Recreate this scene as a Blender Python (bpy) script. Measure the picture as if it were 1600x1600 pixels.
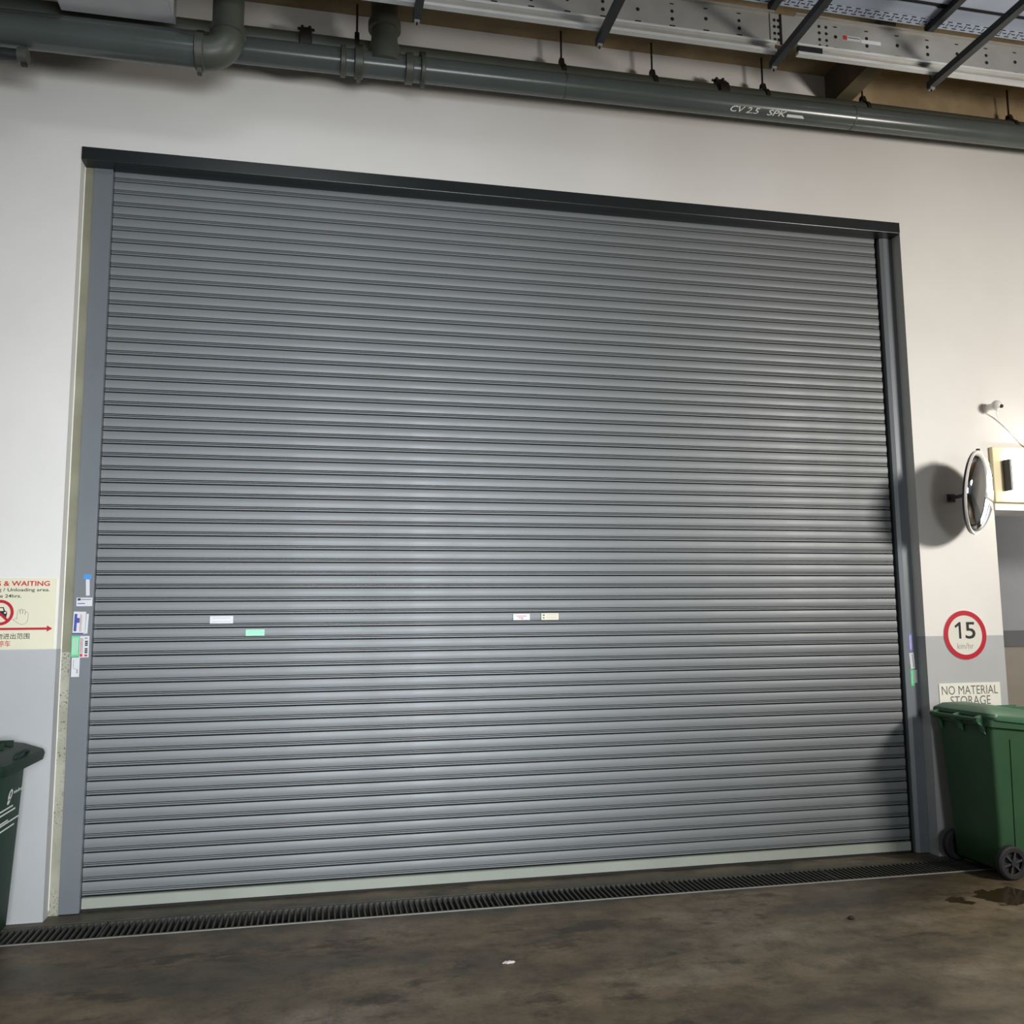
import bpy, bmesh, math, random
from mathutils import Vector, Matrix

random.seed(7)
sc = bpy.context.scene
for o in list(bpy.data.objects):
    bpy.data.objects.remove(o)
COL = sc.collection
PI = math.pi

# ------------------------------------------------------------------ camera
YAW, PITCH, ROLL = 0.2120, 0.1196, -0.0094
fw = Vector((math.sin(YAW) * math.cos(PITCH), math.cos(YAW) * math.cos(PITCH), math.sin(PITCH)))
rt = Vector((math.cos(YAW), -math.sin(YAW), 0))
up = rt.cross(fw)
r2 = math.cos(ROLL) * rt + math.sin(ROLL) * up
u2 = -math.sin(ROLL) * rt + math.cos(ROLL) * up
cd = bpy.data.cameras.new('camera')
cd.sensor_width = 36
cd.lens = 36 * 1400 / 1600
cd.clip_start = 0.05
cam = bpy.data.objects.new('camera', cd)
COL.objects.link(cam)
M = Matrix((r2, u2, -fw)).transposed().to_4x4()
M.translation = Vector((1.375, -5.269, 1.534))
cam.matrix_world = M
sc.camera = cam

# ------------------------------------------------------------------ world and light
w = bpy.data.worlds.new('world')
sc.world = w
w.use_nodes = True
bg = w.node_tree.nodes['Background']
bg.inputs[0].default_value = (0.86, 0.93, 1.0, 1)
bg.inputs[1].default_value = 0.09


def area(name, loc, target, sx, sy, power, col, spread=180):
    d = bpy.data.lights.new(name, 'AREA')
    d.shape = 'RECTANGLE'
    d.size, d.size_y = sx, sy
    d.energy = power
    d.spread = math.radians(spread)
    d.color = col
    o = bpy.data.objects.new(name, d)
    COL.objects.link(o)
    o.location = loc
    o.rotation_euler = (Vector(target) - Vector(loc)).to_track_quat('-Z', 'Y').to_euler()
    return o


# loading bay lamps and daylight behind or beside the viewer; passage light is added
area('tube_lamp_side', (6.9, -3.9, 3.0), (4.6, 0, 1.6), 0.9, 0.5, 122, (1.0, 0.94, 0.87), 150)
area('bay_mouth_daylight', (2.6, -8.0, 1.8), (1.1, 0, 1.35), 3.0, 1.6, 90, (0.91, 0.955, 1.0), 62)
area('tube_lamp_ceiling', (1.0, -2.9, 5.2), (1.0, -1.2, 0.0), 1.4, 0.5, 15, (0.92, 0.96, 1.0))
area('passage_fill_light', (10.2, 0.85, 1.6), (6.5, 0.95, 1.7), 0.8, 1.4, 62, (1.0, 0.97, 0.94))  # unseen light added to brighten the passage and the lintel underside

sc.view_settings.view_transform = 'Standard'
sc.view_settings.look = 'None'
sc.view_settings.gamma = 1
sc.view_settings.exposure = 0.0
sc.view_settings.use_curve_mapping = False


# ------------------------------------------------------------------ materials
def lin(c):
    return tuple((v / 255 / 12.92) if v / 255 <= 0.04045 else ((v / 255 + 0.055) / 1.055) ** 2.4 for v in c) + (1,)


class NT:
    def __init__(s, name):
        s.m = bpy.data.materials.new(name)
        s.m.use_nodes = True
        s.t = s.m.node_tree
        s.b = s.t.nodes['Principled BSDF']

    def n(s, typ, **kw):
        nd = s.t.nodes.new(typ)
        for k, v in kw.items():
            setattr(nd, k, v)
        return nd

    def l(s, a, b):
        s.t.links.new(a, b)

    def coord(s):
        return s.n('ShaderNodeTexCoord').outputs['Object']

    def mapped(s, scale, loc=(0, 0, 0)):
        mp = s.n('ShaderNodeMapping')
        mp.inputs['Scale'].default_value = scale
        mp.inputs['Location'].default_value = loc
        s.l(s.coord(), mp.inputs[0])
        return mp.outputs[0]

    def noise(s, scale, detail=4, rough=0.55, vec=None):
        nz = s.n('ShaderNodeTexNoise')
        nz.inputs['Scale'].default_value = scale
        nz.inputs['Detail'].default_value = detail
        nz.inputs['Roughness'].default_value = rough
        s.l(vec if vec else s.coord(), nz.inputs['Vector'])
        return nz.outputs['Fac']

    def ramp(s, fac, stops):
        r = s.n('ShaderNodeValToRGB')
        e = r.color_ramp.elements
        while len(e) < len(stops):
            e.new(0.5)
        for i, (p, c) in enumerate(stops):
            e[i].position = p
            e[i].color = c if len(c) == 4 else tuple(c) + (1,)
        s.l(fac, r.inputs[0])
        return r.outputs[0]

    def mix(s, fac, a, b, mode='MIX'):
        mx = s.n('ShaderNodeMix', data_type='RGBA', blend_type=mode)
        for sock, v in ((mx.inputs[0], fac), (mx.inputs[6], a), (mx.inputs[7], b)):
            if isinstance(v, (int, float)):
                sock.default_value = v
            elif isinstance(v, tuple):
                sock.default_value = v
            else:
                s.l(v, sock)
        return mx.outputs[2]

    def bump(s, h, strength, dist=0.002):
        b = s.n('ShaderNodeBump')
        b.inputs['Strength'].default_value = strength
        b.inputs['Distance'].default_value = dist
        s.l(h, b.inputs['Height'])
        s.l(b.outputs[0], s.b.inputs['Normal'])


def mat(name, col, rough=0.5, metal=0.0, var=0.06, scale=6.0, emit=None, spec=0.5):
    t = NT(name)
    c = lin(col)
    d = tuple(v * (1 - var) for v in c[:3]) + (1,)
    e = tuple(min(1, v * (1 + var)) for v in c[:3]) + (1,)
    t.l(t.ramp(t.noise(scale), [(0.3, d), (0.7, e)]), t.b.inputs['Base Color'])
    t.b.inputs['Roughness'].default_value = rough
    t.b.inputs['Metallic'].default_value = metal
    t.b.inputs['Specular IOR Level'].default_value = spec
    if emit:
        t.b.inputs['Emission Color'].default_value = lin(emit[0])
        t.b.inputs['Emission Strength'].default_value = emit[1]
    return t.m


def wall_paint():
    t = NT('two_tone_wall_paint')
    sp = t.n('ShaderNodeSeparateXYZ')
    t.l(t.coord(), sp.inputs[0])
    nz = t.noise(1.3, 5)
    up_c = t.ramp(nz, [(0.3, lin((226, 224, 219))), (0.7, lin((234, 232, 228)))])
    lo_c = t.ramp(nz, [(0.3, lin((176, 178, 179))), (0.7, lin((186, 188, 190)))])
    mt = t.n('ShaderNodeMath', operation='GREATER_THAN')
    mt.inputs[1].default_value = 1.40
    t.l(sp.outputs[2], mt.inputs[0])
    c = t.mix(mt.outputs[0], lo_c, up_c)
    t.l(c, t.b.inputs['Base Color'])
    t.b.inputs['Roughness'].default_value = 0.6
    t.bump(t.noise(60, 3), 0.08)
    return t.m


def floor_mat():
    t = NT('stained_concrete_floor')
    st = t.mapped((0.7, 1.6, 1))
    n1 = t.noise(1.1, 8, 0.62, st)
    n2 = t.noise(7, 8, 0.7)
    n3 = t.noise(0.55, 3, 0.5)
    base = t.ramp(n1, [(0.30, lin((54, 53, 43))), (0.43, lin((86, 80, 66))), (0.55, lin((114, 104, 87))), (0.70, lin((140, 132, 120)))])
    dk = t.ramp(n2, [(0.32, (0.42, 0.41, 0.38)), (0.56, (1, 1, 1))])
    c = t.mix(0.85, base, dk, 'MULTIPLY')
    grain = t.ramp(t.noise(55, 6, 0.8), [(0.35, (0.62, 0.62, 0.6)), (0.6, (1, 1, 1))])
    c = t.mix(0.6, c, grain, 'MULTIPLY')
    warm = t.ramp(n3, [(0.42, (1, 1, 1)), (0.62, (1.0, 0.9, 0.74))])
    c = t.mix(0.8, c, warm, 'MULTIPLY')
    # dark oily blots
    n4 = t.noise(2.4, 6, 0.65, t.mapped((0.8, 1.5, 1), (3.1, 1.7, 0)))
    blot = t.ramp(n4, [(0.56, (1, 1, 1)), (0.63, (0.34, 0.34, 0.31))])
    c = t.mix(0.8, c, blot, 'MULTIPLY')
    # grime collected along both lips of the drain
    sy = t.n('ShaderNodeSeparateXYZ')
    t.l(t.coord(), sy.inputs[0])
    dd = t.n('ShaderNodeMath', operation='ADD')
    dd.inputs[1].default_value = 0.19
    t.l(sy.outputs[1], dd.inputs[0])
    ab = t.n('ShaderNodeMath', operation='ABSOLUTE')
    t.l(dd.outputs[0], ab.inputs[0])
    wob = t.n('ShaderNodeMath', operation='MULTIPLY_ADD')
    wob.inputs[1].default_value = 0.16
    t.l(t.noise(3.2, 5), wob.inputs[0])
    t.l(ab.outputs[0], wob.inputs[2])
    gr = t.ramp(wob.outputs[0], [(0.24, (0.5, 0.5, 0.48)), (0.36, (1, 1, 1))])
    c = t.mix(0.9, c, gr, 'MULTIPLY')
    # wet patch beside the right bin
    mp = t.n('ShaderNodeMapping')
    mp.inputs['Location'].default_value = (-5.12, 0.80, 0)
    t.l(t.coord(), mp.inputs[0])
    sq = t.n('ShaderNodeMapping')
    sq.inputs['Scale'].default_value = (0.9, 2.9, 0)
    t.l(mp.outputs[0], sq.inputs[0])
    ln = t.n('ShaderNodeVectorMath', operation='LENGTH')
    t.l(sq.outputs[0], ln.inputs[0])
    ad = t.n('ShaderNodeMath', operation='MULTIPLY_ADD')
    ad.inputs[1].default_value = 1.3
    t.l(t.noise(6, 4), ad.inputs[0])
    t.l(ln.outputs['Value'], ad.inputs[2])
    wet = t.ramp(ad.outputs[0], [(0.0, (1, 1, 1)), (0.99, (0, 0, 0))])
    wet.node.color_ramp.elements[0].position = 0.93
    c = t.mix(wet, c, lin((58, 48, 32)))
    t.l(c, t.b.inputs['Base Color'])
    rr = t.ramp(n1, [(0.3, (0.36,) * 3), (0.7, (0.62,) * 3)])
    t.l(t.mix(wet, rr, (0.08, 0.08, 0.08, 1)), t.b.inputs['Roughness'])
    t.bump(t.noise(28, 6), 0.18, 0.004)
    return t.m


def concrete(name, a, b, scale=2.2):
    t = NT(name)
    n1 = t.noise(scale, 7, 0.6)
    t.l(t.ramp(n1, [(0.3, lin(a)), (0.68, lin(b))]), t.b.inputs['Base Color'])
    t.b.inputs['Roughness'].default_value = 0.85
    t.bump(t.noise(30, 5), 0.25, 0.004)
    return t.m


def render_strip():
    t = NT('bare_render_strip')
    sp = t.n('ShaderNodeSeparateXYZ')
    t.l(t.coord(), sp.inputs[0])
    base = t.ramp(t.noise(3, 5), [(0.3, lin((118, 118, 100))), (0.7, lin((142, 141, 122)))])
    pale = t.ramp(t.noise(5, 5), [(0.3, lin((148, 148, 132))), (0.7, lin((172, 172, 156)))])
    dots = t.ramp(t.noise(85, 4, 0.7), [(0.34, lin((62, 58, 48))), (0.47, (1, 1, 1, 1))])
    mk = t.ramp(t.noise(7, 4), [(0.42, (0, 0, 0)), (0.58, (1, 1, 1))])
    lo = t.n('ShaderNodeMath', operation='LESS_THAN')
    lo.inputs[1].default_value = 1.38
    t.l(sp.outputs[2], lo.inputs[0])
    c = t.mix(lo.outputs[0], base, pale)
    f = t.n('ShaderNodeMath', operation='MULTIPLY')
    t.l(mk, f.inputs[0])
    t.l(lo.outputs[0], f.inputs[1])
    c = t.mix(f.outputs[0], c, dots, 'MULTIPLY')
    t.l(c, t.b.inputs['Base Color'])
    t.b.inputs['Roughness'].default_value = 0.8
    return t.m


def shutter_paint():
    t = NT('grey_shutter_paint')
    streak = t.noise(1.0, 5, 0.6, t.mapped((0.5, 1, 3)))
    t.l(t.ramp(streak, [(0.3, lin((115, 119, 121))), (0.7, lin((127, 131, 133)))]), t.b.inputs['Base Color'])
    t.b.inputs['Metallic'].default_value = 0.12
    t.l(t.ramp(t.noise(2.5, 4), [(0.3, (0.42,) * 3), (0.7, (0.52,) * 3)]), t.b.inputs['Roughness'])
    return t.m


MAT = {
    'wall': wall_paint(),
    'floor': floor_mat(),
    'ceil': concrete('raw_concrete_ceiling', (142, 124, 94), (190, 168, 132)),
    'beam': concrete('raw_concrete_beam', (84, 76, 58), (116, 104, 80)),
    'dirt': concrete('drain_dirt', (16, 15, 13), (30, 28, 24), 9),
    'strip': render_strip(),
    'bead': mat('white_bead', (226, 226, 214), 0.5),
    'shutter': shutter_paint(),
    'guide': mat('grey_guide_paint', (114, 120, 125), 0.42, 0.1, 0.04, 3),
    'header': mat('dark_header_paint', (34, 39, 41), 0.32, 0.0, 0.08),
    'bar': mat('pale_bottom_bar', (154, 160, 150), 0.5, 0.0, 0.07, 3),
    'rubber': mat('black_rubber', (26, 25, 24), 0.75),
    'black': mat('near_black', (20, 20, 22), 0.7),
    'grate': mat('dark_cast_grate', (70, 70, 66), 0.55, 0.3, 0.25, 14),
    'pipe': mat('grey_pipe_paint', (84, 91, 89), 0.24, 0.0, 0.08, 3),
    'pipe_dark': mat('dull_grey_pipe_paint', (78, 82, 74), 0.42, 0.0, 0.12, 3),
    'coupling': mat('coupling_paint', (84, 86, 80), 0.45, 0.2, 0.15, 12),
    'rod': mat('dark_steel_rod', (44, 40, 36), 0.6, 0.3),
    'galv': mat('galvanised_steel', (168, 166, 160), 0.42, 0.35, 0.07, 8),
    'galv_edge': mat('bright_galvanised_edge', (216, 218, 216), 0.35, 0.25, 0.05, 8),
    'trunk': mat('blue_grey_trunking', (186, 198, 218), 0.34, 0.2, 0.06, 4),
    'strut': mat('dark_strut_steel', (50, 54, 56), 0.5, 0.3, 0.15),
    'hole': mat('dark_opening', (14, 14, 14), 0.9),
    'boxwhite': mat('white_box_metal', (214, 214, 216), 0.5),
    'cream': mat('cream_board', (230, 226, 200), 0.45, 0, 0.03, 4),
    'ivory': mat('ivory_board', (238, 236, 226), 0.45, 0, 0.02, 4),
    'signwhite': mat('sign_pale_grey', (226, 224, 214), 0.4, 0, 0.02),
    'red': mat('sign_red', (190, 30, 52), 0.4, 0, 0.05),
    'black_ink': mat('black_ink', (30, 30, 32), 0.5),
    'grey_ink': mat('grey_ink', (104, 102, 96), 0.5),
    'light_ink': mat('light_grey_ink', (150, 148, 140), 0.5),
    'red_ink': mat('red_ink', (196, 44, 48), 0.5),
    'blue_ink': mat('blue_ink', (60, 72, 150), 0.5),
    'white_ink': mat('white_ink', (226, 230, 226), 0.5),
    'label_white': mat('label_white', (212, 214, 218), 0.4, 0, 0.03, 40),
    'label_green': mat('label_green', (92, 206, 140), 0.4, 0, 0.12, 60),
    'label_mint': mat('label_mint', (150, 230, 190), 0.4, 0, 0.06, 60),
    'label_purple': mat('label_purple', (124, 118, 206), 0.4, 0, 0.2, 60),
    'blue_tape': mat('blue_tape', (72, 144, 208), 0.5, 0, 0.1, 60),
    'bin': mat('green_bin_plastic', (50, 86, 58), 0.42, 0, 0.10, 5),
    'bin_dark': mat('dark_green_bin_plastic', (18, 54, 38), 0.55, 0, 0.12, 5, spec=0.25),
    'lid': mat('green_lid_plastic', (70, 112, 84), 0.36, 0, 0.10, 5),
    'lid_dark': mat('dark_green_lid_plastic', (22, 44, 33), 0.5, 0, 0.12, 5, spec=0.25),
    'tyre': mat('black_tyre', (40, 40, 42), 0.7),
    'hub': mat('grey_hub', (64, 66, 70), 0.5),
    'mirror': mat('mirror_silver', (238, 240, 244), 0.05, 1.0, 0.0),
    'mirror_back': mat('mirror_back', (70, 68, 78), 0.5),
    'white_plastic': mat('white_plastic', (232, 230, 226), 0.4, 0, 0.02),
    'lamp_cream': mat('lamp_housing_cream', (236, 224, 184), 0.4, 0, 0.02),
    'lamp_glow': mat('lamp_diffuser', (255, 252, 244), 0.4, 0, 0, emit=((255, 248, 236), 12.0)),
    'shaded_wall': mat('shaded_white_wall', (150, 152, 156), 0.5, 0, 0.03),  # shade on the white passage wall, painted in as grey
    'passage_band': mat('dark_grey_rail', (92, 92, 96), 0.5, 0, 0.05),
    'lower_warm': mat('warm_grey_lower_wall', (148, 140, 128), 0.6, 0, 0.05),
    'litter': mat('pale_litter', (200, 192, 186), 0.7),
    'leaf': mat('dark_debris', (44, 30, 20), 0.8),
}


# ------------------------------------------------------------------ mesh helpers
class MB:
    def __init__(s):
        s.v, s.f, s.m = [], [], []

    def box(s, x0, x1, y0, y1, z0, z1, m=0):
        i = len(s.v)
        s.v += [(x0, y0, z0), (x1, y0, z0), (x1, y1, z0), (x0, y1, z0), (x0, y0, z1), (x1, y0, z1), (x1, y1, z1), (x0, y1, z1)]
        for q in ((0, 3, 2, 1), (4, 5, 6, 7), (0, 1, 5, 4), (1, 2, 6, 5), (2, 3, 7, 6), (3, 0, 4, 7)):
            s.f.append(tuple(i + k for k in q))
            s.m.append(m)
        return s

    def prism(s, pts, axis, a, b, m=0):
        """closed 2D outline swept along an axis; pts are the two other coordinates in xyz order"""
        i = len(s.v)
        n = len(pts)

        def P(p, t):
            return (t, p[0], p[1]) if axis == 'x' else ((p[0], t, p[1]) if axis == 'y' else (p[0], p[1], t))
        s.v += [P(p, a) for p in pts] + [P(p, b) for p in pts]
        for k in range(n):
            s.f.append((i + k, i + (k + 1) % n, i + n + (k + 1) % n, i + n + k))
            s.m.append(m)
        s.f.append(tuple(i + k for k in range(n))[::-1])
        s.f.append(tuple(i + n + k for k in range(n)))
        s.m += [m, m]
        return s

    def tube(s, path, r, seg=20, cap=True, m=0):
        """round tube through points; r a number or one radius per point"""
        path = [Vector(p) for p in path]
        n = len(path)
        rs = r if isinstance(r, (list, tuple)) else [r] * n
        i = len(s.v)
        ref = None
        for k, p in enumerate(path):
            d = (path[min(k + 1, n - 1)] - path[max(k - 1, 0)]).normalized()
            if ref is None:
                ref = Vector((0, 0, 1)) if abs(d.z) < 0.9 else Vector((1, 0, 0))
            a = d.cross(ref).normalized()
            b = d.cross(a).normalized()
            ref = -b if b.dot(ref) < 0 else b
            for q in range(seg):
                t = 2 * PI * q / seg
                s.v.append(tuple(p + rs[k] * (math.cos(t) * a + math.sin(t) * ref)))
        for k in range(n - 1):
            for q in range(seg):
                q2 = (q + 1) % seg
                s.f.append((i + k * seg + q, i + k * seg + q2, i + (k + 1) * seg + q2, i + (k + 1) * seg + q))
                s.m.append(m)
        if cap:
            s.f.append(tuple(i + q for q in range(seg)))
            s.f.append(tuple(i + (n - 1) * seg + q for q in range(seg)))
            s.m += [m, m]
        return s

    def loft(s, rings, cap=True, m=0):
        i = len(s.v)
        n = len(rings[0])
        for r in rings:
            s.v += [tuple(p) for p in r]
        for k in range(len(rings) - 1):
            for q in range(n):
                q2 = (q + 1) % n
                s.f.append((i + k * n + q, i + k * n + q2, i + (k + 1) * n + q2, i + (k + 1) * n + q))
                s.m.append(m)
        if cap:
            s.f.append(tuple(i + q for q in range(n))[::-1])
            s.f.append(tuple(i + (len(rings) - 1) * n + q for q in range(n)))
            s.m += [m, m]
        return s

    def build(s, name, mats, parent=None, bevel=0, smooth=False):
        me = bpy.data.meshes.new(name)
        me.from_pydata(s.v, [], s.f)
        bm = bmesh.new()
        bm.from_mesh(me)
        bmesh.ops.recalc_face_normals(bm, faces=bm.faces)
        bm.to_mesh(me)
        bm.free()
        if not isinstance(mats, (list, tuple)):
            mats = [mats]
        for k in mats:
            me.materials.append(MAT[k])
        for p, k in zip(me.polygons, s.m):
            p.material_index = k
        if smooth:
            for p in me.polygons:
                p.use_smooth = True
            me.set_sharp_from_angle(angle=math.radians(smooth if smooth is not True else 40))
        o = bpy.data.objects.new(name, me)
        COL.objects.link(o)
        if parent:
            o.parent = parent
        if bevel:
            b = o.modifiers.new('bevel', 'BEVEL')
            b.width = bevel
            b.segments = 2
            b.limit_method = 'ANGLE'
        return o


def tag(o, label, cat, group=None):
    o['label'] = label
    o['category'] = cat
    if group:
        o['group'] = group
    return o


def struct(o):
    o['kind'] = 'structure'
    return o


def empty(name, loc=(0, 0, 0), rz=0):
    o = bpy.data.objects.new(name, None)
    o.empty_display_size = 0.05
    COL.objects.link(o)
    o.location = loc
    o.rotation_euler = (0, 0, rz)
    return o


def text(name, body, x0, x1, z0, z1, y, m, parent, bold=0.0, shear=0.0, depth=0.0004, spacing=1.0):
    """flat lettering in the XZ plane facing -Y, fitted to a rectangle"""
    cu = bpy.data.curves.new(name, 'FONT')
    cu.body = body
    cu.size = 1
    cu.offset = bold
    cu.shear = shear
    cu.space_character = spacing
    cu.resolution_u = 3
    ob = bpy.data.objects.new(name, cu)
    COL.objects.link(ob)
    dg = bpy.context.evaluated_depsgraph_get()
    me = bpy.data.meshes.new_from_object(ob.evaluated_get(dg))
    bpy.data.objects.remove(ob)
    bpy.data.curves.remove(cu)
    xs = [v.co.x for v in me.vertices]
    ys = [v.co.y for v in me.vertices]
    a, b, c, d = min(xs), max(xs), min(ys), max(ys)
    for v in me.vertices:
        v.co = Vector((x0 + (v.co.x - a) / (b - a) * (x1 - x0), y, z0 + (v.co.y - c) / (d - c) * (z1 - z0)))
    me.materials.clear()
    me.materials.append(MAT[m])
    o = bpy.data.objects.new(name, me)
    COL.objects.link(o)
    o.parent = parent
    return o


def ring_xz(name, cx, cz, r0, r1, y0, y1, m, parent, seg=48):
    mb = MB()
    i = 0
    for r in (r0, r1):
        for y in (y0, y1):
            for k in range(seg):
                t = 2 * PI * k / seg
                mb.v.append((cx + r * math.cos(t), y, cz + r * math.sin(t)))
    for k in range(seg):
        k2 = (k + 1) % seg
        for a, b in ((0, 1), (1, 3), (3, 2), (2, 0)):
            mb.f.append((a * seg + k, a * seg + k2, b * seg + k2, b * seg + k))
            mb.m.append(0)
    return mb.build(name, m, parent)


def disc_xz(mb, cx, cz, r, y0, y1, seg=32):
    mb.prism([(cx + r * math.cos(2 * PI * k / seg), cz + r * math.sin(2 * PI * k / seg)) for k in range(seg)], 'y', y0, y1)
    return mb


# ------------------------------------------------------------------ room shell
OW, HB, HT, CEIL = 5.2927, 4.18, 4.2588, 5.29
WEND = 5.89

fl = MB()
GY0, GY1 = -0.325, -0.055          # drain channel
fl.box(-6, 12, -11, GY0, -0.3, 0)
fl.box(-6, 12, GY1, 4, -0.3, 0)
fl.box(-6, 12, GY0, GY1, -0.3, -0.16, 1)
struct(fl.build('floor', ['floor', 'dirt']))

wl = MB()
wl.box(-6, 0, 0, 0.3, 0, CEIL)
wl.box(0, OW, 0, 0.3, HT, CEIL)
wl.box(OW, WEND, 0, 0.3, 0, CEIL)
wl.box(WEND, 12, 0, 0.3, 2.25, CEIL)
wall = struct(wl.build('wall_rear', 'wall'))
MB().box(0.0, 0.05, 0.095, 0.3, 0, HT).build('render_strip', 'strip', wall)
MB().box(0.0, 0.004, 0.088, 0.0949, 0.03, HB).build('corner_bead', 'bead', wall)
MB().box(0.05, OW, 0.28, 0.3, 0, HT).build('void_shade_panel', 'black', wall)  # near-black sheet stands in for the shade of the void behind the slats
MB().box(4.90, 9.19, -0.012, -0.0005, 4.96, CEIL).build('bare_concrete_band', 'ceil', wall)

ce = MB().box(-6, 12, -11, 0.3, CEIL, CEIL + 0.25)
ceil = struct(ce.build('ceiling', 'ceil'))
tag(MB().box(4.775, 4.90, -0.62, -0.0005, 5.052, CEIL - 0.0005).build('concrete_corbel', 'beam'), 'stubby dark concrete corbel under ceiling where the white wall ends', 'corbel')

struct(MB().box(9.2, 9.4, -11, -0.0005, 0, CEIL).build('wall_right_added', 'wall'))  # unseen side wall, added to bounce light and show in the mirror
# passage seen past the end of the wall
pw = MB()
pw.box(6.0, 12, 1.5, 1.7, 1.40, 3.2, 0)
pw.box(6.0, 12, 1.49, 1.7, 1.262, 1.40, 1)
pw.box(6.0, 12, 1.5, 1.7, 0, 1.262, 2)
struct(pw.build('wall_passage', ['shaded_wall', 'passage_band', 'lower_warm']))
struct(MB().box(5.4, 12, 0.3, 1.7, 2.6, 2.7).build('ceiling_passage', 'wall'))
struct(MB().box(WEND, 9.19, -0.012, 0.302, 2.247, 2.296).build('trim_1', 'white_plastic', bevel=0.003))

# ------------------------------------------------------------------ roller shutter
sh = empty('roller_shutter', (OW / 2, 0.14, 0))
tag(sh, 'large closed grey roller shutter with dark header filling the bay opening', 'roller shutter')
SX = OW / 2
SY = 0.14


def sub(mb):
    mb.v = [(x - SX, y - SY, z) for x, y, z in mb.v]
    return mb


PITCHZ = 0.075
prof = []          # (y, z) front outline from the top of a slat down, y relative to curtain plane
prof += [(0.004, 0.0036), (-0.0080, 0.0040)]
NB = 7
for k in range(NB + 1):
    t = k / NB
    prof.append((-0.0103 - 0.0026 * math.sin(PI * t), 0.0032 - 0.0460 * t))
prof += [(-0.0080, -0.0438), (0.004, -0.0434)]
ribs = [[(-0.0070, -0.0470), (-0.0086, -0.0482), (-0.0088, -0.0510), (-0.0070, -0.0526), (0.006, -0.0526), (0.006, -0.0470)],
        [(-0.0070, -0.0558), (-0.0088, -0.0572), (-0.0088, -0.0615), (-0.0070, -0.0642), (0.006, -0.0642), (0.006, -0.0558)]]
rib_first = []
first = None
for i in range(-2, 54):
    if first is None:
        mb = MB().prism(prof, 'x', 0.154 - SX, 5.178 - SX)
        o = mb.build('slat', 'shutter', sh, smooth=28)
        first = o
        for rp in ribs:
            rib_first.append(MB().prism(rp, 'x', 0.154 - SX, 5.178 - SX).build('interlock_rib', 'shutter', o))
    else:
        o = first.copy()
        COL.objects.link(o)
        o.parent = sh
        for rf in rib_first:
            c_ = rf.copy()
            COL.objects.link(c_)
            c_.parent = o
    o.location = (0, random.uniform(-0.0006, 0.0006), 4.1223 - PITCHZ * i)
bb = sub(MB())
sub(MB().prism([(0.118, 0.017), (0.118, 0.068), (0.124, 0.0718), (0.150, 0.0718), (0.150, 0.017)], 'x', 0.156, 5.176)).build('bottom_bar', 'bar', sh)
sub(MB().box(0.156, 5.176, 0.122, 0.146, 0.001, 0.017)).build('rubber_seal', 'rubber', sh)
# header
hd = sub(MB().box(0.0, OW, -0.006, 0.112, HB, HT)).build('header_panel', 'header', sh, bevel=0.004)
sub(MB().box(0.06, OW - 0.06, 0.112, 0.122, HB + 0.004, HT)).build('header_flap', 'header', sh)
# guides
gl = sub(MB().prism([(0.0505, 0.088), (0.152, 0.088), (0.152, 0.128), (0.146, 0.128), (0.146, 0.2), (0.0505, 0.2)], 'z', 0.004, HB))
gl.build('guide_rail', 'guide', sh, bevel=0.002)
sub(MB().prism([(5.196, 0.100), (5.222, 0.088), (5.2915, 0.088), (5.2915, 0.2), (5.206, 0.2), (5.206, 0.128), (5.196, 0.128)], 'z', 0.004, HB)).build('guide_rail', 'guide', sh, bevel=0.002)
sub(MB().box(0.146, 0.16, 0.165, 0.2, 0.004, HB)).build('guide_gap_shade', 'black', sh)  # black strips paint in the shade of the gaps beside the curtain
sub(MB().box(5.170, 5.206, 0.165, 0.2, 0.004, HB)).build('guide_gap_shade', 'black', sh)


# ------------------------------------------------------------------ stickers
def sticker(label, x0, x1, z0, z1, y, m, marks=(), tilt=0.0, name='sticker', group=None):
    cx, cz = (x0 + x1) / 2, (z0 + z1) / 2
    e = empty(name, (cx, y, cz))
    e.rotation_euler = (0, tilt, 0)
    MB().box(x0 - cx, x1 - cx, -0.0008, 0.0, z0 - cz, z1 - cz).build('backing', m, e)
    for (a, b, c, d, mm, nm) in marks:
        MB().box(x0 - cx + a * (x1 - x0), x0 - cx + b * (x1 - x0), -0.0013, -0.0008, z0 - cz + c * (z1 - z0), z0 - cz + d * (z1 - z0)).build(nm, mm, e)
    return tag(e, label, 'sticker', group)


GYF = 0.0878
sticker('thin white paper strip below blue tape on left shutter guide', 0.112, 0.131, 1.688, 1.778, GYF, 'label_white', tilt=-0.05)
sticker('scrap of blue tape on left shutter guide, topmost mark', 0.096, 0.138, 1.778, 1.806, GYF - 0.0006, 'blue_tape', tilt=0.12)
sticker('white asset label with dark logo and square code on left guide', 0.067, 0.148, 1.630, 1.677, GYF, 'label_white',
        [(0.07, 0.26, 0.66, 0.92, 'black_ink', 'logo'), (0.30, 0.93, 0.74, 0.82, 'grey_ink', 'print_line'), (0.08, 0.55, 0.26, 0.36, 'blue_ink', 'print_line')])
sticker('white and blue advert sticker with worn edge on left guide', 0.055, 0.118, 1.478, 1.600, GYF, 'label_white',
        [(0.08, 0.30, 0.12, 0.90, 'blue_ink', 'print_block'), (0.30, 0.52, 0.50, 0.72, 'blue_ink', 'print_block'), (0.56, 0.60, 0.1, 0.9, 'red_ink', 'print_line'),
         (0.66, 0.70, 0.1, 0.85, 'light_ink', 'print_line'), (0.0, 0.9, 0.0, 0.05, 'blue_ink', 'print_line')], tilt=0.02)
sticker('narrow white torn sticker beside the blue advert on left guide', 0.120, 0.132, 1.480, 1.588, GYF, 'label_white', tilt=0.03)
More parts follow.
